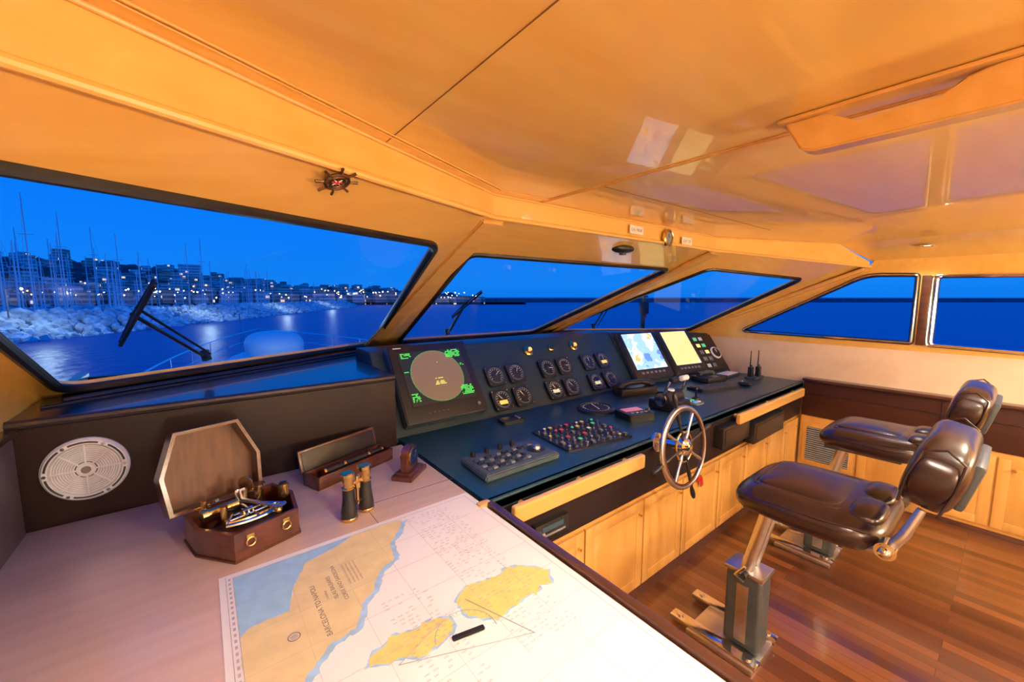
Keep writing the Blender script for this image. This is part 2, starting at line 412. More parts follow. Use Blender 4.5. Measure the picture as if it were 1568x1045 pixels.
def screen_mat(name,cols,scale,es=1.3):
    m,nt,bb=newmat(name);tc=nt.nodes.new('ShaderNodeTexCoord');v=nt.nodes.new('ShaderNodeTexNoise');v.inputs['Scale'].default_value=scale;v.inputs['Detail'].default_value=3
    r=nt.nodes.new('ShaderNodeValToRGB');r.color_ramp.interpolation='CONSTANT'
    for i,(p,c) in enumerate(cols):
        e=r.color_ramp.elements[i] if i<2 else r.color_ramp.elements.new(p)
        e.position=p;e.color=(*c,1)
    setp(bb,(.02,.02,.02),.2,emit=(1,1,1),es=es)
    nt.links.new(tc.outputs['Object'],v.inputs['Vector']);nt.links.new(v.outputs['Fac'],r.inputs[0]);nt.links.new(r.outputs[0],bb.inputs['Emission Color'])
    return m
s1=screen_mat('chart_screen',[(0,(.15,.30,.75)),(.38,(.40,.65,1)),(.50,(.80,.88,.95)),(.62,(.95,.55,.1))],7)
s2=screen_mat('pale_screen',[(0,(.90,.85,.35)),(.6,(1,.97,.65)),(.7,(.75,.8,.42))],5,1.1)
for cx,sm,w in ((.22,s1,.46),(.70,s2,.43)):
    b=B('chart_plotter_monitor');b.M=GR@T((cx,.265,0))
    b.box((0,0,.02),(w,.47,.05),DGR,.01);b.box((0,0,.046),(w-.01,.46,.012),BLK,.005)
    b.box((0,.03,.054),(w-.09,.36,.003),sm)
    for i in range(6):b.box((-w*.3+i*w*.11,-.185,.053),(.03,.02,.006),GRY,.002)
    b.done()
b=B('engine_alarm_panel');b.M=GR@T((1.115,.24,0))
b.box((0,0,.006),(.33,.40,.014),BLK,.004)
lg=emis('lamp_green',(.1,.6,.3),1);la=emis('lamp_amber',(1,.7,.2),1.4)
for i in range(5):
    for j in range(2):
        b.box((-.11+j*.08,.15-i*.075,.015),(.065,.055,.008),DGR,.003)
        b.box((-.11+j*.08,.15-i*.075,.020),(.05,.036,.003),[lg,GRY,la,WHT,GRY][(i*2+j*3)%5])
b.cyl((.085,-.02,.012),(.085,-.02,.03),.065,WHT,n=40,bev=.004)
b.cyl((.085,-.02,.03),(.085,-.02,.033),.052,GLS_DIAL,n=40)
b.tube([(.085,-.02,.035),(.085,.02,.035)],.002,WHT,n=6)
b.done()
amber=emis('gauge_amber_glow',(1,.45,.08),1.6);warm=emis('gauge_glow',(.9,.75,.5),.9)
def gauge(b,x,y,kind):
    b.prism(rrect(.142,.142,.02),.016,BLK,T((x,y,0)),bev=.002)
    b.torus((x,y,.017),.055,.005,MGR,n=32,k=8)
    b.cyl((x,y,.014),(x,y,.0175),.053,GLS_DIAL,n=32)
    for k in range(0,13):
        a=rad(-40+k*260/12-10);c=V((math.cos(a),math.sin(a),0))
        b.tube([V((x,y,.0185))+c*.038,V((x,y,.0185))+c*.049],.0013,WHT,n=4)
    a=rad(60+70*math.sin(x*37+y*91));b.tube([(x,y,.020),(x+.038*math.cos(a),y+.038*math.sin(a),.020)],.0020,RED if kind==1 else WHT,n=5)
    b.cyl((x,y,.017),(x,y,.023),.007,DGR,n=12)
    if kind==2:b.box((x,y-.02,.0185),(.060,.026,.003),amber)
    if kind==3:b.box((x,y-.015,.0185),(.06,.026,.003),warm)
    for sx in(-1,1):
        for sy in(-1,1):b.cyl((x+sx*.06,y+sy*.06,.015),(x+sx*.06,y+sy*.06,.018),.004,CHR,n=8)
for cx,k in ((1.615,[[0,0],[2,0]]),(2.09,[[0,0],[3,0]]),(2.545,[[0,2],[3,1]])):
    b=B('gauge_cluster');b.M=GP
    for r,yy in enumerate((.274,.10)):
        for c,xx in enumerate((-.088,.088)):gauge(b,cx+xx-(.02 if r else 0),yy,k[r][c])
    b.done()
for i,x in enumerate((1.90,2.13,2.38)):
    b=B('brass_dimmer_knob' if i!=1 else 'brass_toggle_switch');b.M=GP@T((x,.436,0))
    R=.040 if i!=1 else .026
    b.lathe([(R,0),(R,.010),(R*.8,.016),(R*.62,.018),(R*.6,.030),(R*.5,.034),(.001,.034)],BRS,n=28)
    b.cyl((0,0,.030),(0,0,.036),R*.4,amber if i!=1 else BLK,n=20);b.done()
Zt=.90
b=B('switch_panel')
b.M=frame((1.60,1.43,Zt),(.45,-.06,0),(0,1,0))
b.prism(rrect(.44,.33,.012),.008,BLK,bev=.002)
cols=[emis('btn_white',(.9,.9,.85),.5),emis('btn_green',(.05,.8,.35),.7),emis('btn_red',(.8,.04,.03),.7),DGR,GRY,emis('btn_amber',(.95,.5,.1),.6),BLK]
for i in range(11):
    for j in range(6):
        x=-.19+i*.038;y=-.135+j*.054
        m=cols[rr.choice([0,1,2,3,4,5,3,4,3,4])]
        if (i+j)%3==0:
            b.cyl((x,y,.008),(x,y,.018),.009,CHR,n=14);b.cyl((x,y,.018),(x,y,.022),.007,m,n=14)
        elif (i+j)%3==1:
            b.prism(rrect(.022,.027,.004),.012,DGR,T((x,y,.006)));b.prism(rrect(.017,.020,.003),.003,m,T((x,y,.018)))
        else:
            b.cyl((x,y,.008),(x,y,.012),.007,CHR,n=12);b.cyl((x,y,.012),(x+.005,y,.030),.0028,CHR,n=8,r2=.004)
b.done()
b=B('radar_control_keyboard')
b.M=frame((1.08,1.39,Zt),(.43,.0,0),(0,1,.0))
b.prism([(-.215,-.115),(.20,-.115),(.215,.115),(-.20,.115)],.028,MGR,bev=.006)
b.prism([(-.20,-.10),(.19,-.10),(.20,.10),(-.19,.10)],.004,MGR,T((0,0,.026)))
for i in range(11):
    for j in range(4):
        if i>=8 and j<3:continue
        b.box((-.17+i*.031,-.07+j*.036,.033),(.020,.018,.008),[DGR,GRY,BLK][(i+j)%3],.002)
b.cyl((.135,-.02,.028),(.135,-.02,.036),.042,BLK,n=28);b.sph((.135,-.02,.034),.026,STL)
for i in range(4):b.cyl((-.15+i*.075,.088,.03),(-.15+i*.075,.088,.055),.012,BLK,n=18,bev=.002)
b.done()
b=B('rudder_angle_dial')
b.M=T((2.04,1.70,Zt))
b.lathe([(.125,0),(.125,.012),(.11,.022),(.10,.024),(.098,.018),(.001,.018)],BLK,n=40)
b.torus((0,0,.022),.104,.004,DGR,n=40)
for k in range(24):
    a=k*math.pi/12;b.box((.085*math.cos(a),.085*math.sin(a),.0195),(.012,.002,.002),WHT,rot=(0,0,a))
b.tube([(-.03,-.05,.024),(.03,.07,.024)],.003,WHT,n=6);b.done()
b=B('vhf_radio')
b.M=frame((2.10,1.44,Zt),(.19,-.05,.0),(0,1,0))
b.prism(rrect(.20,.16,.015),.045,BLK,bev=.005)
b.box((-.01,.02,.047),(.13,.06,.004),emis('vhf_display',(.8,.15,.22),.7))
for i in range(4):b.box((-.06+i*.035,-.045,.047),(.022,.014,.006),GRY,.002)
b.cyl((.075,-.03,.045),(.075,-.03,.062),.014,DGR,n=18);b.done()
b=B('small_display_unit');b.M=frame((1.44,1.85,Zt),(1,-.1,0),(0,1,0))
b.prism(rrect(.15,.09,.012),.02,BLK,bev=.004);b.box((-.02,.008,.021),(.07,.04,.002),GLS_DIAL)
for i in range(3):b.cyl((.045,-.02+i*.02,.02),(.045,-.02+i*.02,.025),.007,GRY,n=12)
b.done()
b=B('throttle_control')
b.M=T((2.46,1.42,Zt))
b.box((0,0,.035),(.20,.20,.07),BLK,.02,seg=3);b.cyl((-.10,0,.075),(.10,0,.075),.055,BLK,n=28,bev=.006)
for sx in (-1,1):
    b.cyl((sx*.075,0,.075),(sx*.11,0,.075),.045,CHR,n=28,bev=.006)
    b.tube([(sx*.10,0,.08),(sx*.115,-.04,.15),(sx*.10,-.06,.205)],[.010,.009,.008],CHR,n=10)
    b.cyl((sx*.02,-.062,.212),(sx*.105,-.062,.212),.018,BLK if sx<0 else WHT,n=18,bev=.006)
b.cyl((0,.0,.12),(0,.0,.135),.03,WHT,n=20,bev=.003)
b.done()
b=B('joystick_panel');b.M=T((2.62,1.45,Zt))
b.prism(rrect(.10,.24,.015),.012,GRY,T((.1,0,0)),bev=.003)
bb_=emis('btn_blue',(.1,.4,.9),1.0)
for j in range(5):
    for i in range(2):b.box((.08+i*.04,-.09+j*.045,.015),(.024,.024,.008),[bb_,WHT,cols[1]][(i+j)%3],.003)
b.lathe([(.03,0),(.025,.012),(.008,.02),(.007,.06),(.014,.075),(.012,.09),(.001,.095)],BLK,T((.22,-.02,0)),n=20)
b.done()
b=B('telephone_handset');b.M=frame((2.62,1.80,Zt),(.9,-.25,0),(0,1,0))
b.box((0,0,.03),(.34,.12,.06),BLK,.015)
b.tube([(-.14,0,.075),(-.06,0,.095),(.06,0,.095),(.14,0,.075)],[.028,.018,.018,.028],BLK,n=14)
b.sph((-.145,0,.072),.036,BLK,(1,1,.7));b.sph((.145,0,.072),.036,BLK,(1,1,.7))
b.tube([(.16,-.02,.04)]+[(.16+.02*k+.0,-.05+.02*math.sin(k*1.2),.012+.008*math.cos(k*1.2)) for k in range(1,8)],.006,BLK,n=8)
b.done()
b=B('computer_keyboard');b.M=frame((3.30,1.52,Zt),(.95,-.22,0),(0,1,0))
b.prism(rrect(.44,.16,.01),.018,BLK,bev=.004)
for i in range(14):
    for j in range(5):b.box((-.19+i*.0285,-.055+j*.027,.021),(.023,.021,.008),DGR,.002)
b.done()
b=B('trackball_mouse');b.M=T((3.60,1.40,Zt));b.pillow((0,0,.018),(.07,.11,.036),BLK,a=2.6,b=2.2,cuts=6);b.sph((0,.02,.034),.010,CHR);b.done()
b=B('satellite_phone');b.M=frame((3.55,1.68,Zt),(.95,-.2,0),(0,1,0))
b.box((0,0,.025),(.24,.18,.05),BLK,.012)
b.tube([(-.09,.04,.06),(-.03,.04,.075),(.05,.04,.075),(.10,.04,.06)],[.024,.017,.017,.024],DGR,n=12)
for i in range(3):
    for j in range(3):b.box((-.02+i*.03,-.06+j*.022,.052),(.02,.014,.005),GRY,.002)
b.done()
b=B('walkie_talkie_pair')
for k,x in enumerate((3.97,4.06)):
    b.box((x,1.50-k*.03,Zt+.055),(.055,.035,.11),BLK,.008);b.cyl((x-.015,1.50-k*.03,Zt+.10),(x-.015,1.50-k*.03,Zt+.26),.006,BLK,r2=.004,n=10);b.cyl((x+.012,1.50-k*.03,Zt+.10),(x+.012,1.50-k*.03,Zt+.125),.007,DGR,n=10)
b.box((4.015,1.485,Zt+.01),(.20,.09,.02),DGR,.004)
b.done()
b=B('document_tray');b.M=T((3.94,1.69,Zt));b.box((0,0,.012),(.26,.12,.024),DGR,.006);b.box((0,0,.026),(.22,.10,.006),WHT,.001);b.done()
# ------------------------------------------------------------------ steering wheel
b=B('ship_steering_wheel')
c=V((1.89,1.0,.893));MW=frame(c,(1,0,0),(0,.12,1))
b.M=MW
b.torus((0,0,0),.20,.012,ALU,n=56,k=12)
b.torus((0,0,.006),.188,.006,W_dark,n=56,k=8)
b.torus((0,0,0),.075,.006,BRS,n=36)
b.lathe([(.001,-.03),(.035,-.03),(.045,-.02),(.045,.015),(.03,.028),(.018,.035),(.001,.036)],CHR,n=28)
for k in range(8):
    a=rad(k*45+12);d=V((math.cos(a),math.sin(a),0));M=Matrix.Translation((0,0,0))@d.to_track_quat('Z','Y').to_matrix().to_4x4()
    if k%2==0:b.lathe([(.007,.04),(.010,.07),(.007,.11),(.010,.15),(.008,.19),(.009,.212),(.007,.22),(.012,.245),(.013,.265),(.008,.285),(.001,.290)],BLK,M,n=14)
    else:b.lathe([(.007,.04),(.009,.07),(.007,.11),(.009,.15),(.008,.195),(.001,.196)],ALU,M,n=14)
b.M=Matrix.Identity(4)
b.cyl(c+V((0,.02,0)),(1.89,1.155,.875),.022,CHR,n=20);b.cyl((1.89,1.14,.875),(1.89,1.16,.872),.05,CHR,n=24,bev=.004)
b.done()
b=B('red_key_tag');b.box((2.37,1.145,.53),(.05,.006,.03),RED,.003,rot=(0,rad(20),0));b.box((2.40,1.145,.50),(.03,.006,.06),RED,.003,rot=(0,rad(-15),0));b.cyl((2.38,1.163,.545),(2.38,1.14,.545),.005,CHR,n=8);b.done()
# ------------------------------------------------------------------ helm chairs
def chair(cx,cy=.0,s=1.0):
    b=B('helm_chair');b.M=T((cx,cy,0))
    b.box((0,.74,.012),(.30,.30,.024),ALU,.006)
    for sx in(-1,1):b.box((sx*.11,.78,.032),(.06,.40,.022),CHR,.007);
    for sx in(-1,1):
        for y in (.62,.94):b.cyl((sx*.11,y,.04),(sx*.11,y,.052),.014,CHR,n=12)
    b.box((0,.68,.21),(.12,.15,.36),DGR,.018,seg=3)
    b.box((0,.68,.40),(.135,.165,.02),ALU,.005)
    b.box((-.061,.68,.20),(.006,.05,.28),ALU,.002)
    for sx in(-1,1):b.cyl((sx*.033,.68,.40),(sx*.033,.60,.76),.026,ALU,n=20)
    b.cyl((-.085,.66,.42),(-.12,.66,.42),.013,BLK,n=14)
    b.tube([(-.06,.68,.36),(-.10,.70,.40),(-.105,.66,.46)],.006,CHR)
    b.box((0,.50,.765),(.30,.34,.03),DGR,.008)
    def sh(p):
        z=p.z
        y=p.y
        if z>0:
            z+=.12*math.exp(-((y+.72)/.2)**2)
            z-=.10*(1-min(1,(abs(p.x)/.75))**3)*(1-min(1,abs(y-.1)/.8)**3)
        if y>.6:z-= (y-.6)*.55
        return V((p.x*(1-.06*(y>0)*y),y,z))
    b.pillow((0,.455,.835),(.54,.49,.15),LEA,a=4.5,b=2.6,cuts=18,fn=sh)
    b.pillow((0,.48,.893),(.34,.29,.045),LEA,a=6,b=2.2,cuts=10)
    loop=rounded([(-.185,.33,.895),(.185,.33,.895),(.18,.63,.888),(-.18,.63,.888)],.05,6)
    b.tube(loop,.0045,LEA,closed=True,n=8)
    for sx in(-1,1):b.tube([(sx*.245,.25,.875),(sx*.258,.38,.868),(sx*.255,.56,.862),(sx*.22,.66,.845)],.004,LEA,n=6)
    b.pillow((-.10,.275,.893),(.20,.10,.06),LEA,a=3,b=2.2,cuts=8);b.pillow((.10,.275,.893),(.20,.10,.06),LEA,a=3,b=2.2,cuts=8)
    for sx in(-1,1):
        b.tube([(sx*.20,.30,.80),(sx*.23,.21,.82),(sx*.22,.17,.90),(sx*.20,.14,.99)],[.014,.016,.016,.012],ALU,n=10)
        b.cyl((sx*.20,.205,.84),(sx*.265,.205,.84),.028,CHR,n=24,bev=.005)
        b.sph((sx*.268,.205,.84),.018,CHR)
    def bk(p):
        w=1-.08*max(0,-p.z)
        y=p.y
        if y>0:y-=.18*(1-p.x*p.x)*(1-p.z*p.z)
        return V((p.x*w,y,p.z))
    b.pillow((0,.125,1.095),(.52,.145,.25),LEA,a=5,b=3,cuts=18,fn=bk,rot=(rad(14),0,0))
    for sx in(-1,1):
        b.tube([V((sx*.252,.125,1.095))+Matrix.Rotation(rad(14),3,'X')@V((0,yy,zz)) for yy,zz in ((.045,-.09),(.052,0),(.045,.09),(0,.115),(-.045,.09),(-.052,0),(-.045,-.09))],.004,LEA,n=6)
    b.box((0,.055,1.075),(.30,.03,.16),DGR,.012,rot=(rad(14),0,0))
    return b.done(ang=50)
chair(1.93);chair(3.06)
# ------------------------------------------------------------------ chart table objects
zt=.9003
chart=bpy.data.objects.new('nautical_chart',None);COL.objects.link(chart);chart.location=(0,0,0)
def part(b,parent,name):
    o=b.done(origin=False);o.name=name;o.parent=parent;return o
PAPER=M_('chart_paper',(.84,.82,.82),.6,var=.02,nscale=6);LAND=M_('chart_land_buff',(.74,.60,.32),.6,var=.06,nscale=20);ISL=M_('chart_island_yellow',(.80,.62,.20),.6,var=.06,nscale=30);SHAL=M_('chart_shallow_blue',(.32,.56,.80),.6,var=.05);INK=M_('chart_ink',(.14,.11,.12),.6);GRID=M_('chart_grid',(.48,.44,.48),.6);COAST=M_('chart_coast_blue',(.36,.58,.84),.6);FAINT=M_('chart_soundings',(.34,.30,.36),.6)
b=B('sheet');b.box((.375,.76,zt+.0006),(.77,1.00,.0012),PAPER);part(b,chart,'sheet')
def flat(name,pts,m,z,jit=0):
    r=random.Random(5);P=[]
    n=len(pts)
    for i in range(n):
        a=V((*pts[i],0));c=V((*pts[(i+1)%n],0));P.append(a)
        if jit:
            k=max(1,int((c-a).length/.010))
            for j in range(1,k):P.append(a.lerp(c,j/k)+V((r.uniform(-jit,jit),r.uniform(-jit,jit),0)))
    tr=tessellate_polygon([P]);t=bmesh.new();vs=[t.verts.new((p.x,p.y,z)) for p in P]
    for f in tr:
        try:t.faces.new([vs[i] for i in f])
        except ValueError:pass
    for f in t.faces:
        f.normal_update()
        if f.normal.z<0:f.normal_flip()
    bb=B(name);i=bb.mi(m)
    me=bpy.data.meshes.new('t');t.to_mesh(me);t.free();bb.bm.from_mesh(me)
    part(bb,chart,name)
z0=zt+.0014
flat('chart_sea_inset',[(.02,1.24),(.33,1.24),(.27,1.21),(.19,1.19),(.14,1.10),(.12,1.02),(.04,1.02),(.02,1.0)],SHAL,z0)
coast=[(.49,1.23),(.46,1.18),(.41,1.13),(.40,1.09),(.39,1.05),(.35,1.03),(.33,1.01),(.30,.96),(.27,.94),(.25,.90),(.23,.87),(.17,.86),(.11,.80),(.09,.74),(.10,.62)]
flat('chart_coastal_shallows',[(.34,1.24)]+[(x+.012,y-.010) for x,y in coast]+[(.02,.6),(.02,.8)],COAST,z0+.0002,.004)
flat('chart_mainland',[(.33,1.238),(.47,1.238)]+coast+[(.02,.60),(.02,1.0),(.04,1.02),(.12,1.02),(.14,1.10),(.19,1.19),(.27,1.21)],LAND,z0+.0004,.003)
i1=[(.45,.80),(.50,.83),(.54,.82),(.58,.81),(.62,.825),(.66,.80),(.71,.745),(.68,.70),(.65,.715),(.63,.70),(.59,.705),(.56,.70),(.50,.69),(.45,.74)]
i2=[(.41,.765),(.36,.79),(.33,.785),(.29,.80),(.24,.78),(.22,.755),(.26,.735),(.29,.73),(.32,.71),(.36,.715),(.40,.73)]
def grow(p,k):
    cx=sum(q[0] for q in p)/len(p);cy=sum(q[1] for q in p)/len(p);return [(cx+(x-cx)*k,cy+(y-cy)*k) for x,y in p]
flat('chart_island_shallows',grow(i1,1.05),COAST,z0+.0002,.005);flat('chart_island_shallows_b',grow(i2,1.09),COAST,z0+.0002,.005)
flat('chart_island_large',i1,ISL,z0+.0004,.005)
flat('chart_island_small',i2,ISL,z0+.0004,.005)
b=B('grid_lines')
for x in [.02,.74]+[.14+.12*i for i in range(5)]:b.box((x,.76,z0+.0006),(.0006 if .02<x<.74 else .0014,.96,.0002),GRID)
for y in [1.24,.28]+[.4+.12*i for i in range(7)]:b.box((.38,y,z0+.0006),(.72,.0006 if .28<y<1.24 else .0014,.0002),GRID)
b.box((.005,.76,z0+.0006),(.0008,.98,.0002),INK)
for i in range(96):
    if i%2:b.box((.0125,.285+i*.01,z0+.0006),(.005,.01,.0002),GRID)
for (cx,cy,R) in ((.60,.98,.045),(.30,.52,.05)):
    b.torus((cx,cy,z0+.0006),R,.0003,GRID,n=48,k=4);b.torus((cx,cy,z0+.0006),R*.8,.0003,GRID,n=48,k=4)
part(b,chart,'grid_lines')
def text(s,x,y,size,rot,parent,mat,z=z0+.0008,al='CENTER',ls=1):
    cu=bpy.data.curves.new('lettering','FONT');cu.body=s;cu.size=size;cu.align_x=al;cu.space_line=ls;cu.materials.append(mat)
    o=bpy.data.objects.new('lettering',cu);COL.objects.link(o);o.location=(x,y,z);o.rotation_euler=(0,0,rot);o.parent=parent
text('BARCELONA TO NAPOLI',.185,.98,.017,rad(90),chart,INK)
text('including',.205,1.02,.009,rad(90),chart,INK)
text('ISLAS BALEARES',.225,1.04,.014,rad(90),chart,INK)
text('CORSE AND SARDEGNA',.245,1.05,.014,rad(90),chart,INK)
for i in range(4):text('soundings in metres reduced to datum',.265+.010*i,1.07,.006,rad(90),chart,INK)
r5=random.Random(9)
text('\n'.join('    '.join((str(r5.randint(12,2900)) if r5.random()<.5 else '     ') for _ in range(9)) for _ in range(52)),.50,1.215,.0062,0,chart,FAINT,al='LEFT',ls=2.0)
text('\n'.join('    '.join((str(r5.randint(12,2900)) if r5.random()<.5 else '     ') for _ in range(7)) for _ in range(34)),.30,.90,.0062,0,chart,FAINT,al='LEFT',ls=2.0)
b=B('crest')
b.torus((.115,.93,z0+.0008),.012,.001,INK,n=20,k=4);b.cyl((.115,.93,z0),(.115,.93,z0+.001),.008,GRID,n=12);part(b,chart,'crest')
b=B('plotting_triangle')
CLR=M_('tinted_acrylic_edge',(.35,.38,.42),.3)
b.tube([(.27,.72,zt+.004),(.54,.61,zt+.004),(.47,.79,zt+.004)],.0012,CLR,closed=True,n=4)
b.prism([(0,0),(.075,0),(.075,.014),(0,.014)],.006,BLK,T((.385,.70,zt+.002))@Matrix.Rotation(rad(-12),4,'Z'),bev=.002)
b.torus((.42,.70,zt+.003),.07,.0010,CLR,n=30,k=4,a0=rad(-15),a1=rad(165))
for i in range(14):
    a=rad(-10+i*13);b.tube([(.42+.063*math.cos(a),.70+.063*math.sin(a),zt+.003),(.42+.070*math.cos(a),.70+.070*math.sin(a),zt+.003)],.0006,CLR,n=4)
b.done()
# sextant box
b=B('sextant_in_wooden_box');R0=T((.04,1.57,.90))@Matrix.Rotation(rad(18),4,'Z');b.M=R0
fp=[(-.13,0),(.13,0),(.14,-.12),(.09,-.25),(-.09,-.25),(-.14,-.12)]
def inset(poly,k):
    cx=sum(p[0] for p in poly)/len(poly);cy=sum(p[1] for p in poly)/len(poly)
    return [(cx+(x-cx)*k,cy+(y-cy)*k) for x,y in poly]
inn=inset(fp,.92)
b.holed([(x,y,.006) for x,y in fp],[[(x,y,.006) for x,y in inn]],W_dark,.079,(0,0,1))
b.prism(fp,.008,W_dark)
b.prism(inset(fp,1.03),.008,W_dark,T((0,0,0)),bev=.002)
ML2=T((-.03,.006,.085))@Matrix.Rotation(rad(-103),4,'X')
sv=b.M;b.M=sv@ML2
b.prism(fp,.010,W_lid,T((0,0,.05)),bev=.002)
b.holed([(x,y,0) for x,y in fp],[[(x,y,0) for x,y in inn]],W_dark,.055,(0,0,1))
b.M=sv
for x in(-.08,.08):b.cyl((x-.02,.004,.087),(x+.02,.004,.087),.005,BRS,n=10)
for x in(-.05,.05):
    b.torus((x,-.256,.05),.012,.0025,BRS,Matrix.Rotation(rad(90),4,'X'),n=18,k=6);b.box((x,-.2525,.066),(.02,.004,.012),BRS,.001)
b.M=sv@T((0,-.13,.085))
b.torus((0,.08,0),.155,.007,STL,n=24,k=8,a0=rad(238),a1=rad(302))
b.torus((0,.08,.0),.135,.004,BRS,n=24,k=6,a0=rad(238),a1=rad(302))
for a in (238,270,302):b.tube([(0,.08,0),(.15*math.cos(rad(a)),.08+.15*math.sin(rad(a)),0)],.005,STL,n=8)
b.tube([(-.045,.0,0),(.045,.0,0)],.004,STL);b.tube([(-.065,-.03,0.002),(.065,-.03,0.002)],.004,STL)
b.tube([(0,.08,.012),(.05,-.085,.012)],.006,ALU,n=8)
b.cyl((-.10,.03,.02),(-.02,.03,.02),.015,BRS,n=20,bev=.002);b.cyl((-.115,.03,.02),(-.10,.03,.02),.019,BRS,n=20)
b.cyl((.05,.05,.0),(.05,.05,.045),.014,BRS,n=20);b.cyl((.05,.05,.045),(.05,.05,.052),.02,BRS,n=20)
b.cyl((-.075,-.02,.0),(-.075,-.02,.05),.010,BRS,n=18);b.cyl((-.095,.065,.0),(-.095,.065,.05),.009,BRS,n=18)
b.cyl((.02,.070,.055),(.024,.072,.055),.026,BRS,n=24);b.cyl((.02,.07,.0),(.02,.07,.04),.006,BRS,n=12);b.box((0,.06,.03),(.03,.004,.04),CHR,.001)
b.cyl((.105,.0,.0),(.105,.0,.042),.016,BRS,n=20,bev=.002);b.cyl((.105,.0,.042),(.105,.0,.047),.012,BLK,n=16)
for i in range(3):b.cyl((-.04+.012*i,-.05,.02),(-.036+.012*i,-.05,.02),.014,[BRS,STL,CHR][i],n=18)
b.sph((.04,-.10,.012),.012,BRS)
b.M=sv
b.box((0,-.10,.02),(.2,.12,.012),W_dark)
b.done()
b=B('telescope_in_wooden_box');b.M=frame((.47,1.73,.90),(.35,.13,0),(0,1,0))
b.box((0,0,.006),(.37,.10,.012),W_dark,.002)
for sy in(-1,1):b.box((0,sy*.046,.028),(.37,.008,.050),W_dark,.002)
for sx in(-1,1):b.box((sx*.181,0,.028),(.008,.10,.050),W_dark,.002)
b.box((0,.074,.085),(.37,.012,.095),W_dark,.003,rot=(rad(-15),0,0))
b.box((0,.066,.085),(.35,.004,.080),RUB,.001,rot=(rad(-15),0,0))
b.cyl((-.13,-.005,.048),(.08,-.005,.048),.014,BLK,n=20);b.cyl((.08,-.005,.048),(.16,-.005,.048),.011,BLK,n=20)
for x in(-.13,-.04,.08,.155):b.cyl((x-.005,-.005,.048),(x+.005,-.005,.048),.0165 if x<.1 else .014,BRS,n=20)
for x in(-.1,.1):b.box((x,-.004,.026),(.012,.085,.02),W_dark)
b.box((0,-.051,.035),(.025,.003,.018),BRS,.001)
b.done()
b=B('binoculars');
for i,(x,y) in enumerate(((.352,1.345),(.418,1.375))):
    Mb=T((x,y,.90))
    b.lathe([(.024,0),(.026,.004),(.026,.03),(.023,.05),(.020,.075),(.019,.11)],BLK,Mb,n=24)
    b.lathe([(.020,.11),(.021,.114),(.017,.118),(.017,.130),(.019,.134),(.020,.150),(.022,.152),(.022,.163),(.018,.166),(.001,.166)],BRS,Mb,n=24)
    b.lathe([(.0262,.002),(.0275,.004),(.0275,.010),(.0262,.012)],BRS,Mb,n=24)
b.tube([(.352,1.345,.95),(.418,1.375,.95)],.007,BLK,n=10);b.tube([(.352,1.345,1.02),(.418,1.375,1.02)],.007,BRS,n=10)
b.cyl((.385,1.36,.94),(.385,1.36,1.04),.007,BRS,n=14);b.cyl((.385,1.36,1.0),(.385,1.36,1.018),.013,BRS,n=18)
b.done()
b=B('desk_barometer');b.M=frame((.655,1.545,.90),(.12,.10,0),(-.1,.12,0))
b.box((0,0,.010),(.15,.09,.02),W_dark,.004);b.box((0,0,.024),(.12,.07,.012),W_dark,.004)
MD=T((0,0,.085))@Matrix.Rotation(rad(90),4,'X')
b.prism([(-.048,-.055),(.048,-.055),(.048,0)]+[(.048*math.cos(rad(a)),.048*math.sin(rad(a))) for a in range(15,180,15)]+[(-.048,0)],.03,W_dark,MD@T((0,0,-.015)),bev=.002)
b.cyl((0,-.016,.085),(0,-.021,.085),.040,BRS,n=32);b.cyl((0,-.021,.085),(0,-.023,.085),.034,STL,n=32)
b.tube([(0,-.025,.085),(.015,-.025,.105)],.0015,BLK,n=5)
b.cyl((0,.016,.085),(0,.021,.085),.040,STL,n=32)
b.done()
b=B('wall_speaker');MS=frame((-.337,1.905,1.075),(1,0,0),(0,0,1));b.M=MS
b.lathe([(.107,0),(.107,.010),(.100,.020),(.088,.022),(.084,.010),(.001,.010)],WHT,n=48)
for k in range(6):
    a0=rad(k*60+8);b.torus((0,0,.0215),.094,.0030,DGR,n=10,k=6,a0=a0,a1=a0+rad(44))
for k in range(6):
    a=rad(k*60);b.cyl((.094*math.cos(a),.094*math.sin(a),.018),(.094*math.cos(a),.094*math.sin(a),.025),.005,CHR,n=10)
b.cyl((0,0,.010),(0,0,.0115),.083,GRY,n=40)
for i in range(9):b.torus((0,0,.015),.080-i*.0062,.0028,WHT,n=40,k=6)
for k in range(8):
    a=rad(k*45);b.tube([(0,0,.016),(.084*math.cos(a),.084*math.sin(a),.018)],.003,WHT,n=6)
b.cyl((0,0,.010),(0,0,.02),.024,WHT,n=28,bev=.003);b.cyl((0,0,.02),(0,0,.022),.012,GRY,n=24)
b.done()
b=B('overhead_grab_handle')
MH=Matrix(((0,0,1,1.10),(1,0,0,0),(0,1,0,0),(0,0,0,1)))
b.prism([(.38,2.050),(.345,1.984),(.32,1.974),(-.6,1.974),(-.6,2.050),(.06,2.050),(.10,2.040),(.125,2.014),(.247,2.010),(.285,2.034),(.30,2.050)],.045,W_rail,MH,bev=.004)
b.box((1.125,-.11,2.0535),(.075,1.0,.009),W_rail,.003)
b.done()
b=B('ship_wheel_emblem');cE=V((.285,1.035,1.905));uE=V((.909,.416,0))
nrm=-nP;vv=nrm.cross(uE).normalized();ME=frame(cE,uE,vv)
if ME.to_3x3().col[2].dot(nrm)<0:ME=frame(cE,uE,-vv)
off=(cE.dot(nP)-V(port[2]).dot(nP));cE2=cE-nP*off;ME.translation=cE2-nP*.001
b.M=ME@Matrix.Scale(.62,4)
b.torus((0,0,.004),.044,.007,BRZ,n=32,k=8);b.cyl((0,0,0),(0,0,.006),.030,BRS,n=28);b.torus((0,0,.005),.030,.004,BRZ,n=28,k=6)
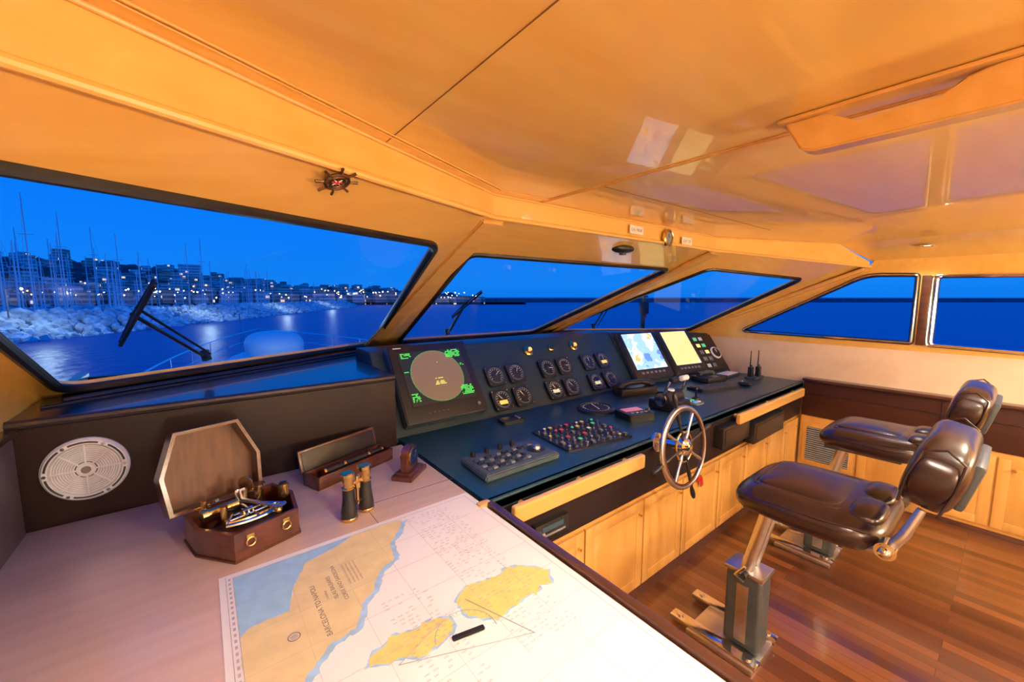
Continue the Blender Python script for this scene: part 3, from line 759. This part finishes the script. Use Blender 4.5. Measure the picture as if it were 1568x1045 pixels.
for k in range(8):
    a=rad(k*45+20);b.tube([(.026*math.cos(a),.026*math.sin(a),.004),(.082*math.cos(a),.082*math.sin(a),.004)],[.003,.006],BRZ,n=6)
for k in range(4):
    a=rad(k*90+20);b.prism([(0,-.004),(.020,0),(0,.004)],.003,RED,Matrix.Rotation(a,4,'Z')@T((0,0,.006)))
    a=rad(k*90+65);b.prism([(0,-.004),(.022,0),(0,.004)],.0025,IVO,Matrix.Rotation(a,4,'Z')@T((0,0,.006)))
b.done()
for xx,zz,pl in ((1.885,2.01,'O.N. 98220'),(2.41,1.995,'G.R.T. 227')):
    b=B('builder_plaque');b.box((xx,1.322,zz),(.12,.006,.045),IVO,.002);po=b.done()
    cu=bpy.data.curves.new('plaque_lettering','FONT');cu.body=pl;cu.size=.02;cu.align_x='CENTER';cu.materials.append(INK)
    o=bpy.data.objects.new('plaque_lettering',cu);COL.objects.link(o);o.parent=po;o.location=V((xx,1.3185,zz-.007))-po.location;o.rotation_euler=(rad(90),0,0)
b=B('brass_bulkhead_gauge')
b.M=frame((2.19,1.323,1.995),(1,0,0),(0,0,1));b.lathe([(.05,0),(.05,.012),(.042,.018),(.036,.016),(.036,.008),(.001,.008)],BRS,n=36);b.cyl((0,0,.008),(0,0,.010),.035,GRY,n=32);b.tube([(0,0,.012),(.0,.024,.012)],.0015,BLK,n=5);b.done()
b=B('clearview_fan_motor');b.M=T((1.93,1.44,1.925));b.pillow((0,0,0),(.16,.09,.05),BLK,a=2.4,b=2.2,cuts=8);b.cyl((.0,0,-.02),(.0,0,-.035),.02,DGR,n=16);b.done()
# ------------------------------------------------------------------ lamps
LENS=emis('downlight_lens',(1,.85,.6),25)
def spot(x,y,z,e,ang=150,col=(1,.88,.72)):
    b=B('ceiling_downlight');b.M=T((x,y,z))
    b.lathe([(.045,-.001),(.045,-.006),(.036,-.008),(.032,-.003),(.001,-.002)],CHR,n=28);b.cyl((0,0,-.0025),(0,0,-.004),.024,LENS,n=20)
    o=b.done()
    l=bpy.data.lights.new('downlight_beam','SPOT');l.energy=e;l.color=col;l.spot_size=rad(ang);l.spot_blend=.6;l.shadow_soft_size=.03
    lo=bpy.data.objects.new('downlight_beam',l);COL.objects.link(lo);lo.parent=o;lo.location=(0,0,-.012)
spot(4.03,.45,2.012,16,120)
spot(2.9,-.35,2.06,58);spot(1.9,-.35,2.06,56);spot(.62,-.08,2.06,72)
spot(2.9,-1.3,2.06,42);spot(.8,-1.3,2.06,42)
SG=emis('fill_sconce_glass',(1,.80,.55),5)
def add_fill_sconce(x,z,e):  # unseen aft fixtures, added to give the room ambient fill light
    b=B('fill_sconce');b.M=T((x,YA,z))
    b.box((0,.012,0),(.10,.024,.16),BRS,.006);b.cyl((0,.02,0),(0,.08,0),.01,BRS)
    b.lathe([(.05,-.06),(.055,-.05),(.055,.05),(.05,.06)],SG,T((0,.09,0)),n=24)
    o=b.done()
    l=bpy.data.lights.new('ambient_fill_bulb','POINT');l.energy=e;l.color=(1,.87,.70);l.shadow_soft_size=.07
    lo=bpy.data.objects.new('ambient_fill_bulb',l);COL.objects.link(lo);lo.parent=o;lo.location=(0,.20,.06)
for x in (.2,1.9,3.6):add_fill_sconce(x,1.45,90)
# ------------------------------------------------------------------ exterior
SEAZ=-3.5
def sea_mat():
    m,nt,bb=newmat('sea_water');setp(bb,(.0,.032,.30),.34,spec=.28)
    tc=nt.nodes.new('ShaderNodeTexCoord');n=nt.nodes.new('ShaderNodeTexNoise');n.inputs['Scale'].default_value=.6;n.inputs['Detail'].default_value=5
    bp=nt.nodes.new('ShaderNodeBump');bp.inputs['Strength'].default_value=.6;bp.inputs['Distance'].default_value=.3
    nt.links.new(tc.outputs['Object'],n.inputs['Vector']);nt.links.new(n.outputs['Fac'],bp.inputs['Height']);nt.links.new(bp.outputs[0],bb.inputs['Normal'])
    return m
b=B('sea_water');b.face([(-3000,-3000,SEAZ),(5000,-3000,SEAZ),(5000,5000,SEAZ),(-3000,5000,SEAZ)],sea_mat());b.done(origin=False)
HULL=M_('white_gelcoat',(.75,.77,.80),.3,var=.03)
b=B('foredeck')
def deckx(y):
    t=max(0,(y-3)/17);return 3.3*(1-t**2.2)
ys=[3.1+i*.845 for i in range(21)]
L=[(1.88-deckx(y),y) for y in ys];Rr=[(1.88+deckx(y),y) for y in ys]
b.holed([(x,y,-.55) for x,y in L]+[(x,y,-.55) for x,y in Rr[::-1][1:]],[],HULL,.1,(0,0,1))
b.holed([(x,y,-2.9) for x,y in inset(L+Rr[::-1][1:],.93)],[],HULL,2.35,(0,0,1))
b.holed([(.3,3.1,-.45),(3.5,3.1,-.45),(3.0,8,-.45),(.8,8,-.45)],[],HULL,.25,(0,0,1))
b.done()
b=B('deck_railing')
for S in (L,Rr):
    P=[(1.88+(x-1.88)*.96,y-.1,.30) for x,y in S];b.tube(P,.018,CHR,n=8);b.tube([(p[0],p[1],-.05) for p in P],.010,CHR,n=6)
    for p in P[::2]:b.cyl((p[0],p[1],-.45),p,.014,CHR,n=8)
b.done()
b=B('covered_tender');b.pillow((1.9,15.5,.03),(1.7,2.6,.96),WHT,a=2.6,b=2.6,cuts=12);b.box((1.9,15.5,-.375),(1.3,2.2,.15),HULL,.03);b.done()
b=B('added_deck_light_post');b.cyl((1.2,8.6,-.45),(1.2,8.6,.45),.03,CHR,n=12);b.cyl((1.2,8.6,.45),(1.2,8.6,.55),.05,emis('added_deck_lamp_glass',(.75,.9,1),2),n=16,bev=.01);o=b.done()  # lamp post added to brighten the covered tender and rails
l=bpy.data.lights.new('tender_fill_bulb','POINT');l.energy=170;l.color=(.60,.88,1);l.shadow_soft_size=.06
lo=bpy.data.objects.new('tender_fill_bulb',l);COL.objects.link(lo);lo.parent=o;lo.location=(0,0,1.15)
b=B('bow_flag_staff');b.cyl((1.2,18.9,-.45),(1.2,18.9,1.0),.02,CHR,n=8);b.box((1.2,18.8,.75),(.01,.3,.2),RED);b.done()
b=B('signal_mast');b.cyl((5.0,3.35,-.5),(5.0,3.35,1.82),.03,BLK,n=10);b.box((5.02,3.35,1.50),(.10,.10,.18),BLK,.01);b.cyl((4.9,3.35,1.66),(5.1,3.35,1.66),.012,BLK,n=8);b.box((5.05,3.35,1.40),(.07,.01,.09),RED);b.done()
b=B('side_deck');b.box((4.90,1.0,-.5),(1.1,4.1,.1),HULL);b.box((-1.15,1.0,-.5),(1.1,4.1,.1),HULL);b.done()
def wiper(base,p0,p1,nr):
    b=B('windscreen_wiper');o=V(nr)*.06
    P0=V(p0)+o*.9;P1=V(p1)+o*.9;m=P0.lerp(P1,.45)
    b.tube([P0,P1],.007,BLK,n=8);b.tube([P0+o*.2,m+o*.35,P1+o*.2],.004,BLK,n=6)
    bs=V(base)+o;b.tube([bs,m+o*.4],.007,BLK,n=8);b.tube([bs+(P1-P0).normalized()*.06,m+(P1-P0)*.12+o*.35],.005,BLK,n=8)
    b.cyl(bs-o*.2,bs+o*.6,.020,BLK,n=14);b.done()
wiper((.02,2.42,1.30),(-.23,2.02,1.424),(-.09,1.565,1.641),nP)
wiper((1.66,3.0,1.285),(1.486,2.607,1.448),(1.46,2.17,1.63),nM)
wiper((3.25,2.76,1.275),(2.95,2.55,1.42),(3.02,2.15,1.60),nS)
ROCK=M_('breakwater_rock',(.60,.66,.68),.85,var=.35,nscale=.8)
CONC=M_('concrete_quay',(.16,.18,.22),.8,var=.15,nscale=.2)
b=B('rock_breakwater')
A=V((-40,38,0));C=V((64,228,0));d=(C-A);dn=d.normalized();pn=V((dn.y,-dn.x,0))
t=bmesh.new()
R=random.Random(11)
for i in range(2500):
    k=R.random()**1.25;p=A+d*k;w=R.uniform(0,1)
    side=w*8;z=SEAZ+(1-w)*3.1
    p=p+pn*(side-2);s=R.uniform(.4,1.05)
    m=Matrix.Translation((p.x,p.y,z-.2))@Matrix.Rotation(R.uniform(0,6),4,'Z')@Matrix.Rotation(R.uniform(0,3),4,'X')@Matrix.Diagonal((s,s*R.uniform(.7,1.2),s*R.uniform(.6,1),1))
    bmesh.ops.create_icosphere(t,subdivisions=1,radius=1,matrix=m)
b.merge(t,ROCK)
M=frame((A.x,A.y,SEAZ),pn,V((0,0,1)))
b.prism([(-8,0),(5,0),(-1.5,2.8),(-8,2.8)],-d.length,CONC,M)
b.done(ang=10)
qg=emis('added_quay_lamp_glass',(1,.85,.6),12)
for k in (.2,.36,.55,.78):  # lamp posts added along the quay to brighten the breakwater rocks
    p=A+d*k+pn*1.0
    b=B('added_quay_lamp_post');b.cyl((p.x,p.y,-.9),(p.x,p.y,2.6),.08,CONC,n=8);b.tube([(p.x,p.y,2.6),(p.x+pn.x*.8,p.y+pn.y*.8,2.9),(p.x+pn.x*1.6,p.y+pn.y*1.6,2.8)],.05,CONC,n=6);b.sph((p.x+pn.x*1.7,p.y+pn.y*1.7,2.65),.14,qg,n=10);o=b.done()
    l=bpy.data.lights.new('rock_fill_bulb','POINT');l.energy=800;l.color=(.65,.92,1);l.shadow_soft_size=.5
    lo=bpy.data.objects.new('rock_fill_bulb',l);COL.objects.link(lo);lo.parent=o;lo.location=V((p.x+pn.x*3.5,p.y+pn.y*3.5,3.4))-o.location
b=B('harbour_mole')
P=[V((170,410,0)),V((237,328,0)),V((659,0,0)),V((1000,-265,0))]
for i in range(3):
    q=P[i+1]-P[i];c=(P[i]+P[i+1])/2
    b.box((c.x,c.y,SEAZ+1.9),(q.length,10,3.9),CONC,rot=(0,0,math.atan2(q.y,q.x)))
b.done()
HILL=M_('hillside',(.02,.05,.06),.95,var=.5,nscale=.05)
def sky_h(a):
    pts=[(-40,.074),(-20,.076),(-12,.072),(-6,.066),(-2,.060),(0,.044),(2,.048),(5,.036),(9,.028),(14,.024),(20,.020),(26,.013),(32,.006),(36,0),(40,0)]
    for (x0,y0),(x1,y1) in zip(pts,pts[1:]):
        if x0<=a<=x1:return y0+(y1-y0)*(a-x0)/(x1-x0)
    return 0
def terr(a,D):
    t=(D-290)/260;t=max(0,min(1,t));return SEAZ+1.6+ (sky_h(a)*D*.86+2)*t*t*(3-2*t)*(1 if sky_h(a)>.005 else .1)
b=B('coastal_hillside')
t=bmesh.new();g=[]
for i in range(161):
    a=-40+i*.5;row=[]
    for j in range(10):
        D=285+j*34;row.append(t.verts.new((D*math.sin(rad(a)),D*math.cos(rad(a)),terr(a,D)+(R.uniform(-1.5,4.0) if j>2 and a<30 else 0))))
    g.append(row)
for i in range(160):
    for j in range(9):t.faces.new((g[i][j],g[i+1][j],g[i+1][j+1],g[i][j+1]))
b.merge(t,HILL);b.done(origin=False)
def city_mat(name,base):
    m,nt,bb=newmat(name);setp(bb,base,.8)
    L=nt.links.new
    tc=nt.nodes.new('ShaderNodeTexCoord');mp=nt.nodes.new('ShaderNodeMapping');mp.inputs['Scale'].default_value=(.5,.5,.40)
    L(tc.outputs['Object'],mp.inputs[0])
    fl=nt.nodes.new('ShaderNodeVectorMath');fl.operation='FLOOR';L(mp.outputs[0],fl.inputs[0])
    fr=nt.nodes.new('ShaderNodeVectorMath');fr.operation='FRACTION';L(mp.outputs[0],fr.inputs[0])
    wn=nt.nodes.new('ShaderNodeTexWhiteNoise');L(fl.outputs[0],wn.inputs['Vector'])
    gt=nt.nodes.new('ShaderNodeMath');gt.operation='GREATER_THAN';gt.inputs[1].default_value=.965;L(wn.outputs['Value'],gt.inputs[0])
    sx=nt.nodes.new('ShaderNodeSeparateXYZ');L(fr.outputs[0],sx.inputs[0])
    g2=nt.nodes.new('ShaderNodeMath');g2.operation='GREATER_THAN';g2.inputs[1].default_value=.45;L(sx.outputs['Z'],g2.inputs[0])
    mu=nt.nodes.new('ShaderNodeMath');mu.operation='MULTIPLY';L(gt.outputs[0],mu.inputs[0]);L(g2.outputs[0],mu.inputs[1])
    m2=nt.nodes.new('ShaderNodeMath');m2.operation='MULTIPLY';m2.inputs[1].default_value=1.0;L(mu.outputs[0],m2.inputs[0])
    r=nt.nodes.new('ShaderNodeValToRGB');r.color_ramp.elements[0].color=(1,.55,.2,1);r.color_ramp.elements[1].color=(.9,.85,.7,1);L(wn.outputs['Color'],r.inputs[0])
    mx=nt.nodes.new('ShaderNodeMix');mx.data_type='RGBA';mx.inputs[6].default_value=(*base,1);mx.inputs[7].default_value=tuple(c*.5 for c in base)+(1,)
    L(g2.outputs[0],mx.inputs[0]);L(mx.outputs[2],bb.inputs['Base Color'])
    L(r.outputs[0],bb.inputs['Emission Color']);L(m2.outputs[0],bb.inputs['Emission Strength'])
    return m
CM=[city_mat('facade_pale',(.85,.85,.85)),city_mat('facade_grey',(.45,.48,.52)),city_mat('facade_ochre',(.7,.6,.5))]
b=B('city_buildings')
for i in range(1150):
    a=R.uniform(-34,33)
    D=290+240*R.random()**1.2
    if sky_h(a)<.012 and D>330:continue
    if D>420 and R.random()<.5:continue
    w=R.uniform(4,10);h=R.uniform(3,7.5)*(1 if a<22 else .6)
    if R.random()<.03:h*=1.6
    z=terr(a,D)
    b.box((D*math.sin(rad(a)),D*math.cos(rad(a)),z+h/2-2),(w,R.uniform(6,10),h+4),CM[i%3],rot=(0,0,rad(-a+R.uniform(-25,25))))
b.box((470*math.sin(rad(-.6)),470*math.cos(rad(-.6)),terr(-.6,470)+6),(16,10,20),CM[0])
b.done(origin=False)
lw=emis('street_lamp_warm',(1,.6,.22),14);lc=emis('street_lamp_white',(.85,.95,1),12)
b=B('street_lamp_glow_row')
t1=bmesh.new();t2=bmesh.new()
for i in range(240):
    a=R.uniform(-33,33);D=R.choice([280,282,284,300,330,380]) if a<27 else 282
    z=terr(a,D)+R.uniform(3,8);s=R.uniform(.18,.42)
    bmesh.ops.create_icosphere(t1 if R.random()<.6 else t2,subdivisions=1,radius=s,matrix=Matrix.Translation((D*math.sin(rad(a)),D*math.cos(rad(a)),z)))
b.merge(t1,lw);b.merge(t2,lc);b.done()
b=B('sailboat_marina')
HW=M_('boat_hull_white',(.7,.72,.75),.4);MAST=M_('mast_aluminium',(.80,.88,.92),.6,metal=0)
nb=0
while nb<120:
    a=R.uniform(-24,14);D=R.uniform(80,150) if R.random()<.65 else R.uniform(150,240)
    if a>2:D=R.uniform(170,270)
    x,y=D*math.sin(rad(a)),D*math.cos(rad(a))
    if (V((x,y,0))-A).dot(pn)>-12:continue
    nb+=1
    h=R.uniform(11,22) if D<150 else R.uniform(10,18)
    b.cyl((x,y,SEAZ),(x,y,SEAZ+h),.13,MAST,n=5,r2=.08)
    for q in (.45,.7):b.cyl((x-.9,y,SEAZ+h*q),(x+.9,y,SEAZ+h*q),.05,MAST,n=4)
    b.cyl((x,y,SEAZ+2.6),(x+R.uniform(-3,3),y+2.5,SEAZ+2.6),.16,HW,n=5)
    b.cyl((x+R.uniform(-3,3),y+3,SEAZ+1.5),(x,y,SEAZ+h),.03,MAST,n=3)
    t=bmesh.new();bmesh.ops.create_cube(t,size=1)
    for v in t.verts:
        v.co=V((v.co.x*(3 if v.co.z>0 else 1.8),v.co.y*(10 if v.co.z>0 else 8),v.co.z*1.8))
    b.merge(t,HW,Matrix.Translation((x,y,SEAZ+.7))@Matrix.Rotation(R.uniform(0,3),4,'Z'))
    b.box((x,y,SEAZ+1.9),(1.8,3.4,.7),HW)
b.done()
# ------------------------------------------------------------------ world
w=bpy.data.worlds.new('dusk_sky');sc.world=w;w.use_nodes=True;nt=w.node_tree;nt.nodes.clear()
o=nt.nodes.new('ShaderNodeOutputWorld');bg=nt.nodes.new('ShaderNodeBackground');tc=nt.nodes.new('ShaderNodeTexCoord');sx=nt.nodes.new('ShaderNodeSeparateXYZ');r=nt.nodes.new('ShaderNodeValToRGB')
els=[(0,(.004,.18,.78)),(.03,(.006,.21,.86)),(.25,(.000,.17,.90)),(1,(.0,.09,.70))]
for i,(p_,c_) in enumerate(els):
    e=r.color_ramp.elements[i] if i<2 else r.color_ramp.elements.new(p_)
    e.position=p_;e.color=(*c_,1)
nt.links.new(tc.outputs['Generated'],sx.inputs[0]);nt.links.new(sx.outputs['Z'],r.inputs[0]);nt.links.new(r.outputs[0],bg.inputs[0]);bg.inputs[1].default_value=1.1;nt.links.new(bg.outputs[0],o.inputs[0])
# ------------------------------------------------------------------ camera
cam=bpy.data.cameras.new('camera');co=bpy.data.objects.new('camera',cam);COL.objects.link(co)
cam.sensor_width=36;cam.lens=14.0;cam.clip_start=.02;cam.clip_end=8000
co.location=(0,0,1.65);co.rotation_euler=(rad(90-6.3),0,rad(-38))
sc.camera=co
